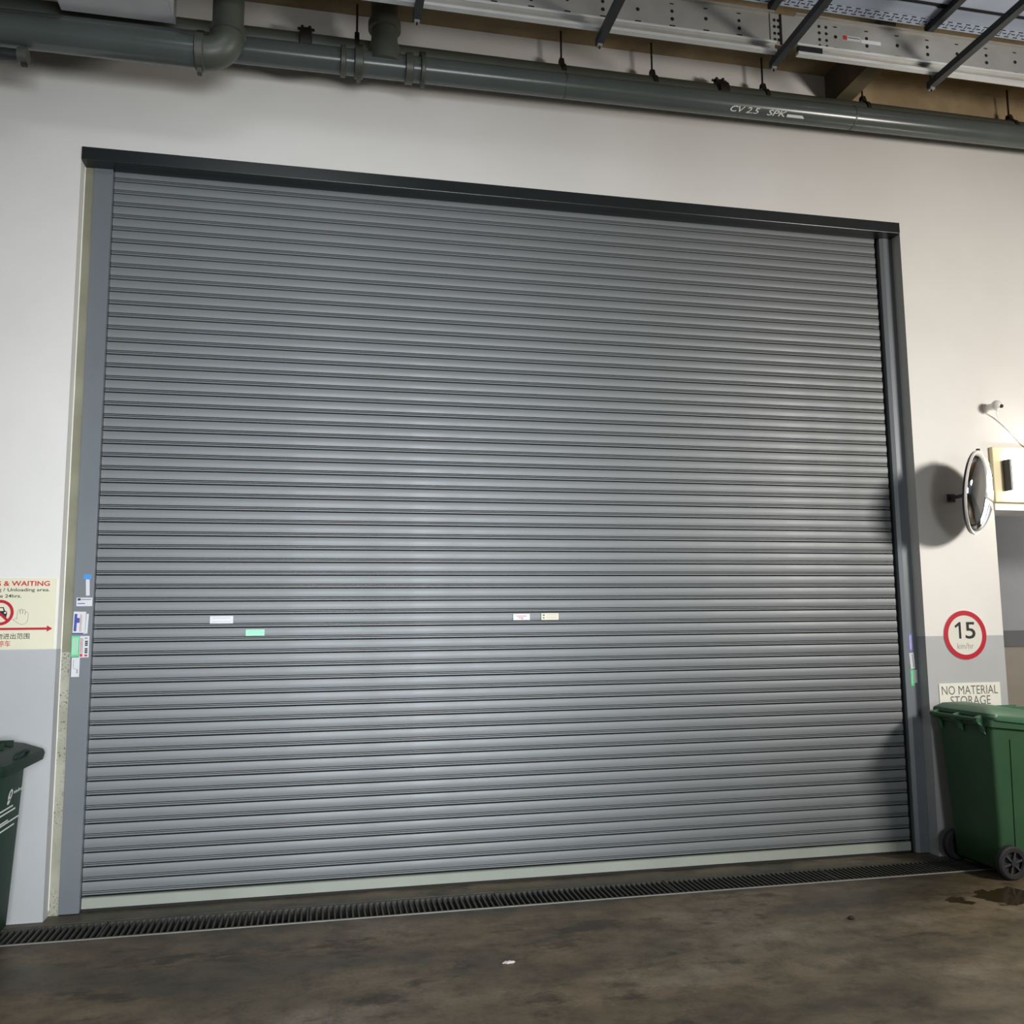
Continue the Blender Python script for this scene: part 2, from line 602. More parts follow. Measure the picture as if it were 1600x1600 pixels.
sticker('green advert sticker on left shutter guide by rendered strip', 0.0515, 0.0915, 1.355, 1.468, GYF, 'label_green',
        [(0.15 + 0.2 * k, 0.24 + 0.2 * k, 0.1, 0.92, 'label_white', 'print_line') for k in range(4)])
rw = sticker('white sticker with red marks and black number on left guide', 0.0935, 0.142, 1.350, 1.467, GYF, 'label_white',
             [(0.10, 0.17, 0.2, 0.92, 'red_ink', 'print_line'), (0.06, 0.34, 0.04, 0.17, 'red_ink', 'logo'), (0.26, 0.32, 0.2, 0.9, 'grey_ink', 'print_line'),
              (0.55, 0.85, 0.05, 0.14, 'red_ink', 'print_block'), (0.52, 0.8, 0.86, 0.93, 'light_ink', 'print_line')]
             + [(0.56, 0.86, 0.20 + 0.085 * k, 0.265 + 0.085 * k, 'black_ink', 'numeral') for k in (0, 1, 2, 4, 5, 6)])
sticker('plain white rounded label lowest on left shutter guide', 0.0575, 0.098, 1.246, 1.350, GYF, 'label_white',
        [(0.65, 0.82, 0.18, 0.40, 'light_ink', 'print_line'), (0.2, 0.26, 0.4, 0.9, 'light_ink', 'print_line'), (0.45, 0.52, 0.4, 0.46, 'grey_ink', 'print_dot')])
sticker('purple sticker with white print on right shutter guide', 5.232, 5.256, 1.298, 1.417, GYF, 'label_purple',
        [(0.2, 0.32, 0.1, 0.9, 'white_ink', 'print_line'), (0.55, 0.67, 0.1, 0.9, 'white_ink', 'print_line')])
sticker('white torn sticker between purple and green ones on right guide', 5.230, 5.264, 1.185, 1.290, GYF, 'label_white',
        [(0.6, 0.72, 0.1, 0.9, 'grey_ink', 'print_line')], tilt=-0.06)
sticker('green sticker lowest on right shutter guide', 5.228, 5.254, 1.072, 1.181, GYF, 'label_green',
        [(0.3, 0.4, 0.1, 0.9, 'label_white', 'print_line'), (0.6, 0.7, 0.1, 0.9, 'label_white', 'print_line')])
sticker('small grey-white torn label right of green sticker on right guide', 5.256, 5.277, 1.092, 1.178, GYF, 'label_white')
CY = 0.1225
sticker('large white label on shutter slat, leftmost of the slat labels', 0.768, 0.895, 1.528, 1.570, CY, 'label_white',
        [(0.08, 0.9, 0.22, 0.26, 'light_ink', 'print_line'), (0.1, 0.88, 0.74, 0.78, 'light_ink', 'print_line')])
sticker('mint green label on shutter slat just right of white label', 0.966, 1.070, 1.456, 1.492, CY, 'label_mint',
        [(0.08, 0.9, 0.42, 0.47, 'label_green', 'print_line'), (0.08, 0.9, 0.78, 0.83, 'label_green', 'print_line')])
sticker('white label with faint red print at middle of shutter', 2.537, 2.641, 1.531, 1.569, CY, 'label_white',
        [(0.2, 0.8, 0.60, 0.68, 'red_ink', 'print_line'), (0.3, 0.62, 0.32, 0.40, 'red_ink', 'print_line'), (0.5, 0.56, 0.1, 0.25, 'grey_ink', 'print_dot')])
sticker('cream label with two dark dots at middle of shutter', 2.714, 2.823, 1.531, 1.571, CY, 'cream',
        [(0.08, 0.2, 0.62, 0.84, 'grey_ink', 'print_dot'), (0.08, 0.19, 0.22, 0.42, 'grey_ink', 'print_dot'),
         (0.28, 0.94, 0.74, 0.80, 'light_ink', 'print_line'), (0.28, 0.94, 0.5, 0.55, 'light_ink', 'print_line'), (0.28, 0.94, 0.26, 0.33, 'light_ink', 'print_line')])

# ------------------------------------------------------------------ no-waiting notice on the left wall
nt = empty('parking_notice', (0, 0, 0))
tag(nt, 'cream notice about no waiting with red arrow on left wall', 'sign')
MB().box(-0.66, -0.012, -0.004, -0.0005, 1.402, 1.780).build('board', 'cream', nt, bevel=0.001)
Y = -0.0046
text('lettering', 'PARKING & WAITING', -0.469, -0.048, 1.738, 1.765, Y, 'red_ink', nt, bold=0.022)
text('lettering', 'Loading / Unloading area.', -0.388, -0.047, 1.704, 1.727, Y, 'black_ink', nt, bold=0.012)
text('lettering', 'le 24hrs.', -0.296, -0.186, 1.676, 1.694, Y, 'black_ink', nt, bold=0.012)
RC, RZ = -0.2865, 1.5965
ring_xz('prohibition_ring', RC, RZ, 0.0525, 0.0680, -0.0052, -0.004, 'red', nt)
# car pictogram
car = MB()
car.prism([(RC - 0.037, RZ - 0.018), (RC + 0.034, RZ - 0.018), (RC + 0.036, RZ - 0.004), (RC + 0.033, RZ + 0.006), (RC + 0.024, RZ + 0.011), (RC + 0.018, RZ + 0.029), (RC - 0.02, RZ + 0.029), (RC - 0.027, RZ + 0.011), (RC - 0.037, RZ + 0.006)], 'y', -0.0047, -0.0042)
car.box(RC - 0.034, RC - 0.022, -0.0047, -0.0042, RZ - 0.03, RZ - 0.018)
car.box(RC + 0.021, RC + 0.033, -0.0047, -0.0042, RZ - 0.03, RZ - 0.018)
car.build('car_pictogram', 'black_ink', nt)
MB().prism([(RC - 0.017, RZ + 0.009), (RC + 0.018, RZ + 0.009), (RC + 0.014, RZ + 0.024), (RC - 0.014, RZ + 0.024)], 'y', -0.0051, -0.0046).build('windscreen_pictogram', 'cream', nt)
lamp = MB()
disc_xz(lamp, RC + 0.026, RZ - 0.001, 0.005, -0.0051, -0.0046, 16)
lamp.build('headlamp_pictogram', 'white_ink', nt)
sl = MB()
d = 0.0065
sl.prism([(RC - 0.042 - d * 0.7, RZ + 0.036 - d * 0.7), (RC + 0.038 - d * 0.7, RZ - 0.04 - d * 0.7), (RC + 0.038 + d * 0.7, RZ - 0.04 + d * 0.7), (RC - 0.042 + d * 0.7, RZ + 0.036 + d * 0.7)], 'y', -0.0056, -0.0051)
sl.build('prohibition_bar', 'red', nt)
# open hand drawn in outline
hx, hz, k = -0.146, 1.533, 1.0
pts = [(-0.077, 0.028), (-0.072, 0.026), (-0.062, 0.034), (-0.055, 0.030), (-0.055, 0.052), (-0.053, 0.066), (-0.049, 0.078), (-0.044, 0.079), (-0.042, 0.072), (-0.041, 0.056), (-0.0405, 0.076), (-0.036, 0.083), (-0.031, 0.082),
       (-0.0295, 0.074), (-0.029, 0.056), (-0.028, 0.074), (-0.023, 0.079), (-0.018, 0.077), (-0.0165, 0.07), (-0.016, 0.05), (-0.0155, 0.062), (-0.010, 0.068), (-0.004, 0.064), (-0.001, 0.054), (-0.001, 0.03), (-0.005, 0.014),
       (-0.014, 0.004), (-0.03, 0.0), (-0.044, 0.004), (-0.058, 0.014), (-0.068, 0.022), (-0.077, 0.028)]
hb = MB()
for (a, b), (c, e) in zip(pts[:-1], pts[1:]):
    v = Vector((c - a, e - b)).normalized() * 0.0007
    nx, nz = -v.y, v.x
    hb.prism([(hx + a + nx, hz + b + nz), (hx + c + nx, hz + e + nz), (hx + c - nx, hz + e - nz), (hx + a - nx, hz + b - nz)], 'y', -0.0047, -0.0042)
hb.build('hand_pictogram', 'grey_ink', nt)
ar = MB()
ar.prism([(-0.62, 1.504), (-0.052, 1.504), (-0.052, 1.4935), (-0.024, 1.510), (-0.052, 1.5265), (-0.052, 1.516), (-0.62, 1.516)], 'y', -0.0050, -0.0042)
ar.build('arrow', 'red', nt)
text('lettering', '物进出范围', -0.298, -0.135, 1.456, 1.487, Y, 'black_ink', nt, bold=0.004)
text('lettering', '停车', -0.289, -0.226, 1.416, 1.449, Y, 'red_ink', nt, bold=0.004)

# ------------------------------------------------------------------ signs on the right wall
sg = empty('speed_limit_sign', (0, 0, 0))
tag(sg, 'round red-ringed 15 km/hr speed limit sign on right wall', 'sign')
cx, cz = 5.592, 1.4045
b = MB()
disc_xz(b, cx, cz, 0.163, -0.004, -0.0005, 64)
b.build('disc', 'signwhite', sg)
ring_xz('red_ring', cx, cz, 0.130, 0.162, -0.0055, -0.004, 'red', sg, 64)
MB().prism([(5.545, 1.381), (5.562, 1.381), (5.562, 1.490), (5.549, 1.490), (5.515, 1.465), (5.521, 1.451), (5.545, 1.467)], 'y', -0.0046, -0.0041).build('numeral', 'black_ink', sg)
text('numeral', '5', 5.594, 5.672, 1.379, 1.490, -0.0046, 'black_ink', sg, bold=0.010)
text('lettering', 'km/hr', 5.527, 5.651, 1.313, 1.352, -0.0046, 'light_ink', sg, bold=-0.004)

ns = empty('storage_sign', (0, 0, 0))
tag(ns, 'cream NO MATERIAL STORAGE sign half hidden by the right bin', 'sign')
MB().box(5.367, 5.832, -0.005, -0.0005, 0.88, 1.090).build('board', 'ivory', ns, bevel=0.001)
text('lettering', 'NO MATERIAL', 5.386, 5.811, 1.016, 1.073, -0.0056, 'grey_ink', ns, bold=-0.002)
text('lettering', 'STORAGE', 5.447, 5.750, 0.948, 1.006, -0.0056, 'grey_ink', ns, bold=-0.002)

# ------------------------------------------------------------------ convex mirror
cm = empty('convex_mirror', (5.535, -0.27, 2.325))
tag(cm, 'round convex traffic mirror on wall arm left of the lit box', 'mirror')
nrm = Vector((0.60, -0.79, -0.12)).normalized()
q = nrm.to_track_quat('Z', 'Y')
R = 0.272


def mpt(r, t, h):
    return tuple(q @ Vector((r * math.cos(t), r * math.sin(t), h)))


SEG = 48
mb = MB()
rings = []
for k in range(9):
    a = k / 8
    r = (R - 0.009) * math.sin(a * PI / 2) if k else 0.003
    h = 0.085 * math.cos(a * PI / 2) ** 1.0
    rings.append([mpt(r, 2 * PI * j / SEG, h) for j in range(SEG)])
mb.loft(rings)
mb.build('mirror_dome', 'mirror', cm, smooth=60)
mb = MB()
mb.loft([[mpt(r, 2 * PI * j / SEG, h) for j in range(SEG)] for r, h in ((R - 0.010, 0.004), (R - 0.007, 0.011), (R, 0.010), (R + 0.002, -0.002))], cap=False)
mb.build('rim', 'white_plastic', cm, smooth=60)
mb = MB()
mb.loft([[mpt(r, 2 * PI * j / SEG, h) for j in range(SEG)] for r, h in ((R + 0.002, -0.002), (R - 0.004, -0.016), (R * 0.5, -0.03), (0.01, -0.034))])
mb.build('back_shell', 'mirror_back', cm, smooth=60)
tip = Vector(q @ Vector((0, 0, -0.03)))
base = Vector((5.555 - 5.535, 0.265, 2.325 - 2.325))
MB().tube([tip, tip * 0.5 + base * 0.5 + Vector((0, 0, -0.004)), base], 0.013, 12).build('arm', 'mirror_back', cm, smooth=True)
mb = MB()
mb.box(base.x - 0.03, base.x + 0.03, base.y - 0.004, base.y + 0.0045, -0.026, 0.026)
mb.build('wall_plate', 'mirror_back', cm)
mb = MB()
mb.box(-0.009, 0.009, -0.008, 0.008, -0.004, 0.010)
mb.v = [tuple(Vector(v) + Vector(mpt(R + 0.004, PI / 2 if (q @ Vector((0, 1, 0))).z > 0 else -PI / 2, -0.006))) for v in mb.v]
mb.build('top_clip', 'black', cm)

# ------------------------------------------------------------------ light box
lb = empty('wall_light_box', (6.0, 0, 2.3))
tag(lb, 'glowing cream light box on wall above passage, behind the mirror', 'lamp')
MB().box(-0.12, 0.9, -0.035, -0.0005, 0.0, 0.385).build('housing', 'lamp_cream', lb, bevel=0.006)
MB().box(-0.048, -0.025, -0.10, -0.036, 0.075, 0.29).build('end_cap', 'hub', lb, bevel=0.004)
MB().box(-0.024, 0.8, -0.125, -0.036, 0.06, 0.30).build('diffuser', 'lamp_glow', lb, bevel=0.01)

# ------------------------------------------------------------------ small sensor camera
ss = empty('wall_sensor', (5.888, 0, 2.96))
tag(ss, 'small white sensor camera high on right wall above the mirror', 'camera')
MB().tube([(0, -0.0005, 0), (0, -0.012, 0)], 0.032, 24).build('mount', 'white_plastic', ss, smooth=True)
MB().tube([(0, -0.012, 0), (-0.002, -0.06, -0.002), (-0.002, -0.075, -0.002)], [0.024, 0.024, 0.026], 20).build('neck', 'white_plastic', ss, smooth=True)
rg = []
for k in range(9):
    t = PI * k / 8
    rg.append([(-0.002 + 0.036 * math.sin(t) * math.cos(2 * PI * j / 20) + (0.001 if k in (0, 8) else 0) * math.cos(2 * PI * j / 20), -0.1 - 0.036 * math.cos(t), -0.002 + (0.036 * math.sin(t) + (0.001 if k in (0, 8) else 0)) * math.sin(2 * PI * j / 20)) for j in range(20)])
MB().loft(rg).build('ball_head', 'white_plastic', ss, smooth=60)
MB().tube([(0.006, -0.128, -0.012), (0.007, -0.138, -0.016)], [0.014, 0.012], 16).build('lens', 'black', ss, smooth=True)
cab = [(5.905, -0.075, 2.925), (5.95, -0.03, 2.895), (6.04, -0.008, 2.82), (6.15, -0.008, 2.71), (6.19, -0.03, 2.69)]
tag(MB().tube(cab, 0.005, 8).build('thin_cable', 'white_plastic', None, smooth=True), 'thin white cable hanging from sensor down to the light box', 'cable')


# ------------------------------------------------------------------ wheelie bins
def rrect(x0, x1, y0, y1, z0, z1, r, n=4):
    """rounded rectangle ring; z0 at x0 end, z1 at x1 end"""
    pts = []
    for (cx_, cy_, a0) in ((x1 - r, y1 - r, 0), (x0 + r, y1 - r, 90), (x0 + r, y0 + r, 180), (x1 - r, y0 + r, 270)):
        for k_ in range(n + 1):
            a = math.radians(a0 + 90 * k_ / n)
            x = cx_ + r * math.cos(a)
            pts.append((x, cy_ + r * math.sin(a), z0 + (z1 - z0) * (x - x0) / (x1 - x0)))
    return pts


def make_bin(name, loc, rz, body_m, lid_m, wy=0.24, fb=0.22, lipx=0.335):
    e = empty(name, loc, rz)
    zb, zf = 0.925, 0.865
    b = MB()
    S = []
    for t in (0, 0.02, 0.25, 0.5, 0.75, 1):
        z = 0.035 + t * (zb - 0.06)
        ins = 0.02 if t == 0 else 0
        S.append(rrect(-0.205 - 0.045 * t + ins, fb + (0.27 - fb) * t - ins, -(wy - 0.04) - 0.04 * t + ins, wy - 0.04 + 0.04 * t - ins, z, z - 0.055 * t, 0.035))
    b.loft(S)
    b.build('body', body_m, e, smooth=50)
    # recessed side panels show as raised ribs
    for s_ in (-1, 1):
        for (xa, xb) in ((-0.11, -0.03), (0.09, 0.17)):
            rb = MB()
            y0 = (wy - 0.036) * s_
            y1 = (wy - 0.006) * s_
            rb.v = [(xa, y0 - 0.006 * s_, 0.08), (xb, y0 - 0.006 * s_, 0.08), (xb, y0 + 0.004 * s_, 0.08), (xa, y0 + 0.004 * s_, 0.08),
                    (xa * 1.12, y1 - 0.006 * s_, 0.80), (xb * 1.12, y1 - 0.006 * s_, 0.80), (xb * 1.12, y1 + 0.008 * s_, 0.80), (xa * 1.12, y1 + 0.008 * s_, 0.80)]
            rb.f = [(0, 3, 2, 1), (4, 5, 6, 7), (0, 1, 5, 4), (1, 2, 6, 5), (2, 3, 7, 6), (3, 0, 4, 7)]
            rb.m = [0] * 6
            rb.build('rib', body_m, e)
    # rim
    r_ = MB()
    r_.loft([rrect(-0.262, 0.285, -wy - 0.008, wy + 0.008, zb - 0.05, zf - 0.05, 0.04), rrect(-0.268, 0.292, -wy - 0.018, wy + 0.018, zb - 0.045, zf - 0.045, 0.04),
             rrect(-0.268, 0.292, -wy - 0.018, wy + 0.018, zb, zf, 0.04)])
    r_.build('rim', body_m, e, smooth=40)
    # lid
    l_ = MB()
    l_.loft([rrect(-0.262, lipx, -wy - 0.03, wy + 0.03, zb - 0.004, zf - 0.020, 0.05), rrect(-0.27, lipx + 0.006, -wy - 0.034, wy + 0.034, zb + 0.012, zf + 0.012, 0.05),
             rrect(-0.265, lipx - 0.002, -wy - 0.03, wy + 0.03, zb + 0.03, zf + 0.03, 0.05), rrect(-0.235, lipx - 0.07, -wy + 0.02, wy - 0.02, zb + 0.058, zf + 0.064, 0.05),
             rrect(-0.15, lipx - 0.16, -wy + 0.1, wy - 0.1, zb + 0.070, zf + 0.076, 0.05)])
    ld = l_.build('lid', lid_m, e, smooth=30)
    for yy in (-wy * 0.45, 0, wy * 0.45):
        MB().box(-0.20, lipx - 0.10, yy - 0.006, yy + 0.006, 0.93, 0.962).build('lid_rib', lid_m, ld)
    MB().tube([(lipx - 0.03, -0.10, zf + 0.028), (lipx - 0.015, -0.085, zf + 0.055), (lipx - 0.012, 0, zf + 0.062), (lipx - 0.015, 0.085, zf + 0.055), (lipx - 0.03, 0.10, zf + 0.028)], 0.009, 10).build('lid_handle', lid_m, ld, smooth=True)
    # handle at the hinge side
    hn = MB()
    hn.tube([(-0.305, -wy + 0.03, zb - 0.01), (-0.305, wy - 0.03, zb - 0.01)], 0.014, 14)
    hn.build('handle', body_m, e, smooth=True)
    for yy in (-wy + 0.05, wy - 0.05, 0.0):
        lg = MB()
        lg.prism([(-0.31, zb + 0.004), (-0.262, zb + 0.02), (-0.252, zb - 0.10), (-0.266, zb - 0.085), (-0.282, zb - 0.045), (-0.318, zb - 0.02)], 'y', yy - 0.012, yy + 0.012)
        lg.build('hinge_lug', lid_m, e)
    # axle and wheels
    MB().tube([(-0.165, -wy + 0.01, 0.095), (-0.165, wy - 0.01, 0.095)], 0.011, 10).build('axle', 'rod', e, smooth=True)
    for s_ in (-1, 1):
        wy0 = (wy - 0.035) * s_
        wy1 = (wy + 0.012) * s_
        wh = MB()
        wr = []
        for (rr, f_) in ((0.060, 0.05), (0.086, 0.0), (0.096, 0.18), (0.096, 0.82), (0.086, 1.0), (0.066, 0.98), (0.060, 0.80)):
            wr.append([(-0.165 + rr * math.cos(2 * PI * j / 28), wy0 + (wy1 - wy0) * f_, 0.0965 + rr * math.sin(2 * PI * j / 28)) for j in range(28)])
        wh.loft(wr, cap=False)
        wo = wh.build('wheel', 'tyre', e, smooth=40)
        hu = MB()
        hu.tube([(-0.165, wy0 + (wy1 - wy0) * 0.35, 0.0965), (-0.165, wy0 + (wy1 - wy0) * 0.5, 0.0965)], 0.062, 24)
        hu.tube([(-0.165, wy0 + (wy1 - wy0) * 0.5, 0.0965), (-0.165, wy0 + (wy1 - wy0) * 1.02, 0.0965)], 0.018, 16)
        hu.build('hub', 'tyre', wo, smooth=40)
        for k_ in range(6):
            a = k_ * PI / 3 + 0.25
            sp = MB()
            ca, sa = math.cos(a), math.sin(a)
            sp.prism([(-0.165 + 0.012 * ca - 0.006 * sa, 0.0965 + 0.012 * sa + 0.006 * ca), (-0.165 + 0.064 * ca - 0.005 * sa, 0.0965 + 0.064 * sa + 0.005 * ca),
                      (-0.165 + 0.064 * ca + 0.005 * sa, 0.0965 + 0.064 * sa - 0.005 * ca), (-0.165 + 0.012 * ca + 0.006 * sa, 0.0965 + 0.012 * sa - 0.006 * ca)], 'y',
                     wy0 + (wy1 - wy0) * 0.5, wy0 + (wy1 - wy0) * 0.9)
            sp.build('spoke', 'hub', wo)
    return e


rb_ = make_bin('wheelie_bin', (5.520, -0.325, 0), 0, 'bin', 'lid')
tag(rb_, 'green wheelie bin with visible wheels right of the shutter', 'bin')
lb_ = make_bin('wheelie_bin', (-0.352, -0.425, 0), 0, 'bin_dark', 'lid_dark', wy=0.30, fb=0.235, lipx=0.352)
tag(lb_, 'dark green printed wheelie bin cut off at left of shutter', 'bin')


def front_mark(name, quads, m):
    """flat print on the left bin's front panel; quads in (y, z) of the bin"""
    mb = MB()
    for qd in quads:
        i = len(mb.v)
        for (yy, zz) in qd:
            t = (zz - 0.035) / (0.925 - 0.06 - 0.055)
            xf = 0.235 + 0.035 * t + 0.0012
            mb.v.append((xf, yy, zz))
        mb.f.append(tuple(range(i, i + len(qd))))
        mb.m.append(0)
    return mb.build(name, m, lb_)


def ell(cy, cz_, ry, rz_, n=20, sk=0.0):
    return [(cy + ry * math.cos(2 * PI * k / n) + sk * math.sin(2 * PI * k / n) * rz_, cz_ + rz_ * math.sin(2 * PI * k / n)) for k in range(n)]


lgY = 0.425
front_mark('logo', [ell(-0.335 + lgY, 0.705, 0.030, 0.026, sk=0.5), ell(-0.352 + lgY, 0.676, 0.020, 0.014, sk=0.5)], 'white_ink')
front_mark('logo_gap', [ell(-0.330 + lgY, 0.708, 0.012, 0.014, sk=0.5)], 'bin_dark')
front_mark('print_word', [[(-0.285 + lgY + 0.022 * k, 0.702), (-0.270 + lgY + 0.022 * k, 0.702), (-0.268 + lgY + 0.022 * k, 0.712 + 0.006 * (k % 2)), (-0.283 + lgY + 0.022 * k, 0.712 + 0.006 * (k % 3 == 0))] for k in range(6)], 'white_ink')
for (ya, yb, z_) in ((-0.56, -0.28, 0.642), (-0.56, -0.24, 0.622), (-0.56, -0.335, 0.583), (-0.56, -0.175, 0.572), (-0.56, -0.235, 0.545)):
    front_mark('print_line', [[(ya + lgY, z_), (yb + lgY, z_), (yb + lgY, z_ + 0.008), (ya + lgY, z_ + 0.008)]], 'white_ink')

# ------------------------------------------------------------------ drain grate: panels of cross bars
NP, PL = 8, 1.015
x_start = 0.335 - PL * 2
barmesh = None
for p_ in range(NP):
    xa = x_start + PL * p_
    e = empty('drain_grate', (xa, 0, 0))
    where = ['left of the printed bin, outermost panel', 'under the printed bin at left', 'below the left end of the shutter', 'second panel along the shutter from the left',
             'below the middle of the shutter', 'fourth panel along the shutter from the left', 'below the right end of the shutter', 'behind the right bin, outermost panel'][p_]
    tag(e, 'dark slotted drain grate panel ' + where, 'drain grate', 'drain grate panels')
    MB().box(0.004, PL - 0.004, GY0 + 0.001, GY0 + 0.022, -0.03, -0.002).build('edge_bar', 'grate', e)
    MB().box(0.004, PL - 0.004, GY1 - 0.022, GY1 - 0.001, -0.03, -0.002).build('edge_bar', 'grate', e)
    nb = 32
    for k in range(nb + 1):
        x = 0.008 + (PL - 0.016) * k / nb
        if barmesh is None:
            o = MB().box(-0.0045, 0.0045, GY0 + 0.022, GY1 - 0.022, -0.032, -0.002).build('bar', 'grate', e)
            barmesh = o.data
        else:
            o = bpy.data.objects.new('bar', barmesh)
            COL.objects.link(o)
            o.parent = e
        o.location = (x, 0, random.uniform(-0.001, 0.0005))
tag(MB().box(-6, 9.19, GY0 - 0.012, GY0, -0.03, 0.0025).build('drain_edging', 'galv', None), 'thin pale metal edging along near side of the drain', 'edging')

# ------------------------------------------------------------------ pipes
def bz(X):
    return 4.766 + 0.008 * X


pb = empty('drain_pipe', (0, 0, 0))
tag(pb, 'long grey painted pipe with white stencil running above the shutter', 'pipe')
MB().tube([(-6, -0.30, bz(-6)), (9.15, -0.30, bz(9.15))], 0.074, 28).build('pipe_run', 'pipe', pb, smooth=True)


def coupling(name, X, Y_, Z_, r, wd, parent, m='coupling', lug=True):
    cb = MB()
    cb.tube([(X - wd / 2, Y_, Z_), (X - wd / 2 + 0.006, Y_, Z_), (X + wd / 2 - 0.006, Y_, Z_), (X + wd / 2, Y_, Z_)], [r + 0.004, r + 0.014, r + 0.014, r + 0.004], 28)
    o = cb.build(name, m, parent, smooth=35)
    if lug:
        MB().box(X - 0.012, X + 0.012, Y_ - 0.018, Y_ + 0.018, Z_ - r - 0.04, Z_ - r - 0.008).build('clamp_lug', m, o)
        MB().box(X - 0.02, X + 0.02, Y_ - 0.012, Y_ + 0.012, Z_ + r + 0.008, Z_ + r + 0.038).build('clamp_bolt', 'rod', o)
    return o


for X, wd, lg in ((1.462, 0.035, False), (1.552, 0.055, True), (1.845, 0.05, False), (1.925, 0.03, True)):
    coupling('pipe_coupling', X, -0.30, bz(X), 0.074, wd, pb, lug=lg)
# tee rising from the pipe
tx = 1.70
tz = bz(tx)
MB().tube([(tx, -0.30, tz), (tx, -0.30, tz + 0.11), (tx, -0.30, tz + 0.15), (tx, -0.30, CEIL - 0.001)], [0.105, 0.09, 0.078, 0.078], 24).build('branch_pipe', 'pipe_dark', pb, smooth=40)
cb = MB().tube([(tx, -0.30, tz + 0.215), (tx, -0.30, tz + 0.222), (tx, -0.30, tz + 0.268), (tx, -0.30, tz + 0.275)], [0.082, 0.096, 0.096, 0.082], 24)
cb.build('branch_coupling', 'coupling', pb, smooth=35)
for X in (2.80, 4.76):
    rr_ = MB().tube([(X - 0.006, -0.30, bz(X)), (X + 0.006, -0.30, bz(X))], 0.0757, 28)
    rr_.build('pipe_strap', 'coupling', pb, smooth=35)
# stencil following the pipe's curve
def wrap_text(body, x0, x1, a0, a1, m, bold=0.012):
    o = text('stencil', body, x0, x1, a0, a1, 0, m, pb, bold=bold, shear=0.25)
    for v in o.data.vertices:
        a = v.co.z
        v.co = Vector((v.co.x, -0.30 - 0.0775 * math.cos(a), bz(v.co.x) + 0.0775 * math.sin(a)))
    return o


wrap_text('CV 2.5', 3.875, 4.075, -1.08, -0.60, 'white_ink')
wrap_text('SPK', 4.13, 4.265, -1.08, -0.62, 'white_ink')
st_ = MB()
for (xa, xb) in ((4.268, 4.395),):
    n = 6
    for k in range(n + 1):
        a = -1.06 + 0.24 * k / n
        st_.v += [(xa, -0.30 - 0.0775 * math.cos(a), bz(xa) + 0.0775 * math.sin(a)), (xb - 0.02 * (k / n), -0.30 - 0.0775 * math.cos(a), bz(xb) + 0.0775 * math.sin(a))]
    for k in range(n):
        st_.f.append((2 * k, 2 * k + 1, 2 * k + 3, 2 * k + 2))
        st_.m.append(0)
st_.build('stencil_bar', 'white_ink', pb)

pa = empty('upper_pipe', (0, 0, 0))
tag(pa, 'dull grey pipe hung between the front pipe and the wall', 'pipe')
AZ = 4.972
MB().tube([(-6, -0.105, AZ), (9.15, -0.105, AZ)], 0.074, 28).build('pipe_run', 'pipe_dark', pa, smooth=True)
for X in (1.243, 3.924):
    co = coupling('pipe_coupling', X, -0.105, AZ, 0.080, 0.075, pa, m='rod')
    for dx in (-0.022, 0.022):
        MB().box(X + dx - 0.009, X + dx + 0.009, -0.125, -0.085, AZ + 0.085, AZ + 0.125).build('clamp_lug', 'rod', co, bevel=0.003)
    MB().tube([(X - 0.05, -0.105, AZ + 0.112), (X + 0.05, -0.105, AZ + 0.112)], 0.008, 8).build('clamp_bolt', 'rod', co, smooth=True)


def hanger(X, y_, z_, r, label):
    e = empty('pipe_hanger', (X, y_, z_))
    tag(e, label, 'pipe hanger', 'pipe hangers')
    MB().tube([(0, 0, r + 0.045), (0, 0, CEIL - z_ - 0.0005)], 0.0065, 8).build('rod', 'rod', e, smooth=True)
    sd = MB()
    n = 14
    outer = [((r + 0.008) * math.cos(PI * k / n), (r + 0.008) * math.sin(PI * k / n)) for k in range(n + 1)]
    inner = [((r + 0.001) * math.cos(PI * k / n), (r + 0.001) * math.sin(PI * k / n)) for k in range(n, -1, -1)]
    sd.prism(outer + inner, 'x', -0.013, 0.013)
    sd.build('saddle', 'rod', e)
    mb = MB()
    mb.prism([(-0.034, r - 0.004), (-0.014, r + 0.052), (0.014, r + 0.052), (0.034, r - 0.004), (0.022, r + 0.004), (0.006, r + 0.038), (-0.006, r + 0.038), (-0.022, r + 0.004)], 'x', -0.014, 0.014)
    mb.build('yoke', 'rod', e)
    return e


for X, w_ in ((1.546, 'left of the tee branch'), (2.837, 'above the left half of shutter, thin rod'), (3.452, 'just left of the second pipe coupling'), (4.24, 'right of the white stencil, clevis over pipe'),
              (4.99, 'beside the concrete corbel'), (6.164, 'at the far right end of the pipes')):
    hanger(X, -0.105, AZ, 0.074, 'thin rod pipe hanger ' + w_)

pc = empty('elbow_pipe', (0, 0, 0))
tag(pc, 'thick grey pipe at upper left turning up in an elbow', 'pipe')
CZ, CX, CYp = 4.60, 0.838, -0.50
path = [(-6, CYp, CZ), (0.70, CYp, CZ)]
MB().tube(path, 0.085, 28).build('pipe_run', 'pipe', pc, smooth=True)
er = 0.115
pth = [(0.69, CYp, CZ)] + [(CX - er + er * math.sin(a), CYp, CZ + er - er * math.cos(a)) for a in [PI / 2 * k / 12 for k in range(13)]]
MB().tube(pth, 0.088, 28).build('elbow', 'pipe_dark', pc, smooth=True)
MB().tube([(CX, CYp, CZ + er), (CX, CYp, CEIL - 0.001)], 0.083, 28).build('riser', 'pipe_dark', pc, smooth=True)
coupling('pipe_coupling', 0.698, CYp, CZ, 0.085, 0.05, pc)
cb = MB().tube([(CX, CYp, CZ + er - 0.002), (CX, CYp, CZ + er + 0.004), (CX, CYp, CZ + er + 0.04), (CX, CYp, CZ + er + 0.046)], [0.086, 0.096, 0.096, 0.086], 24)
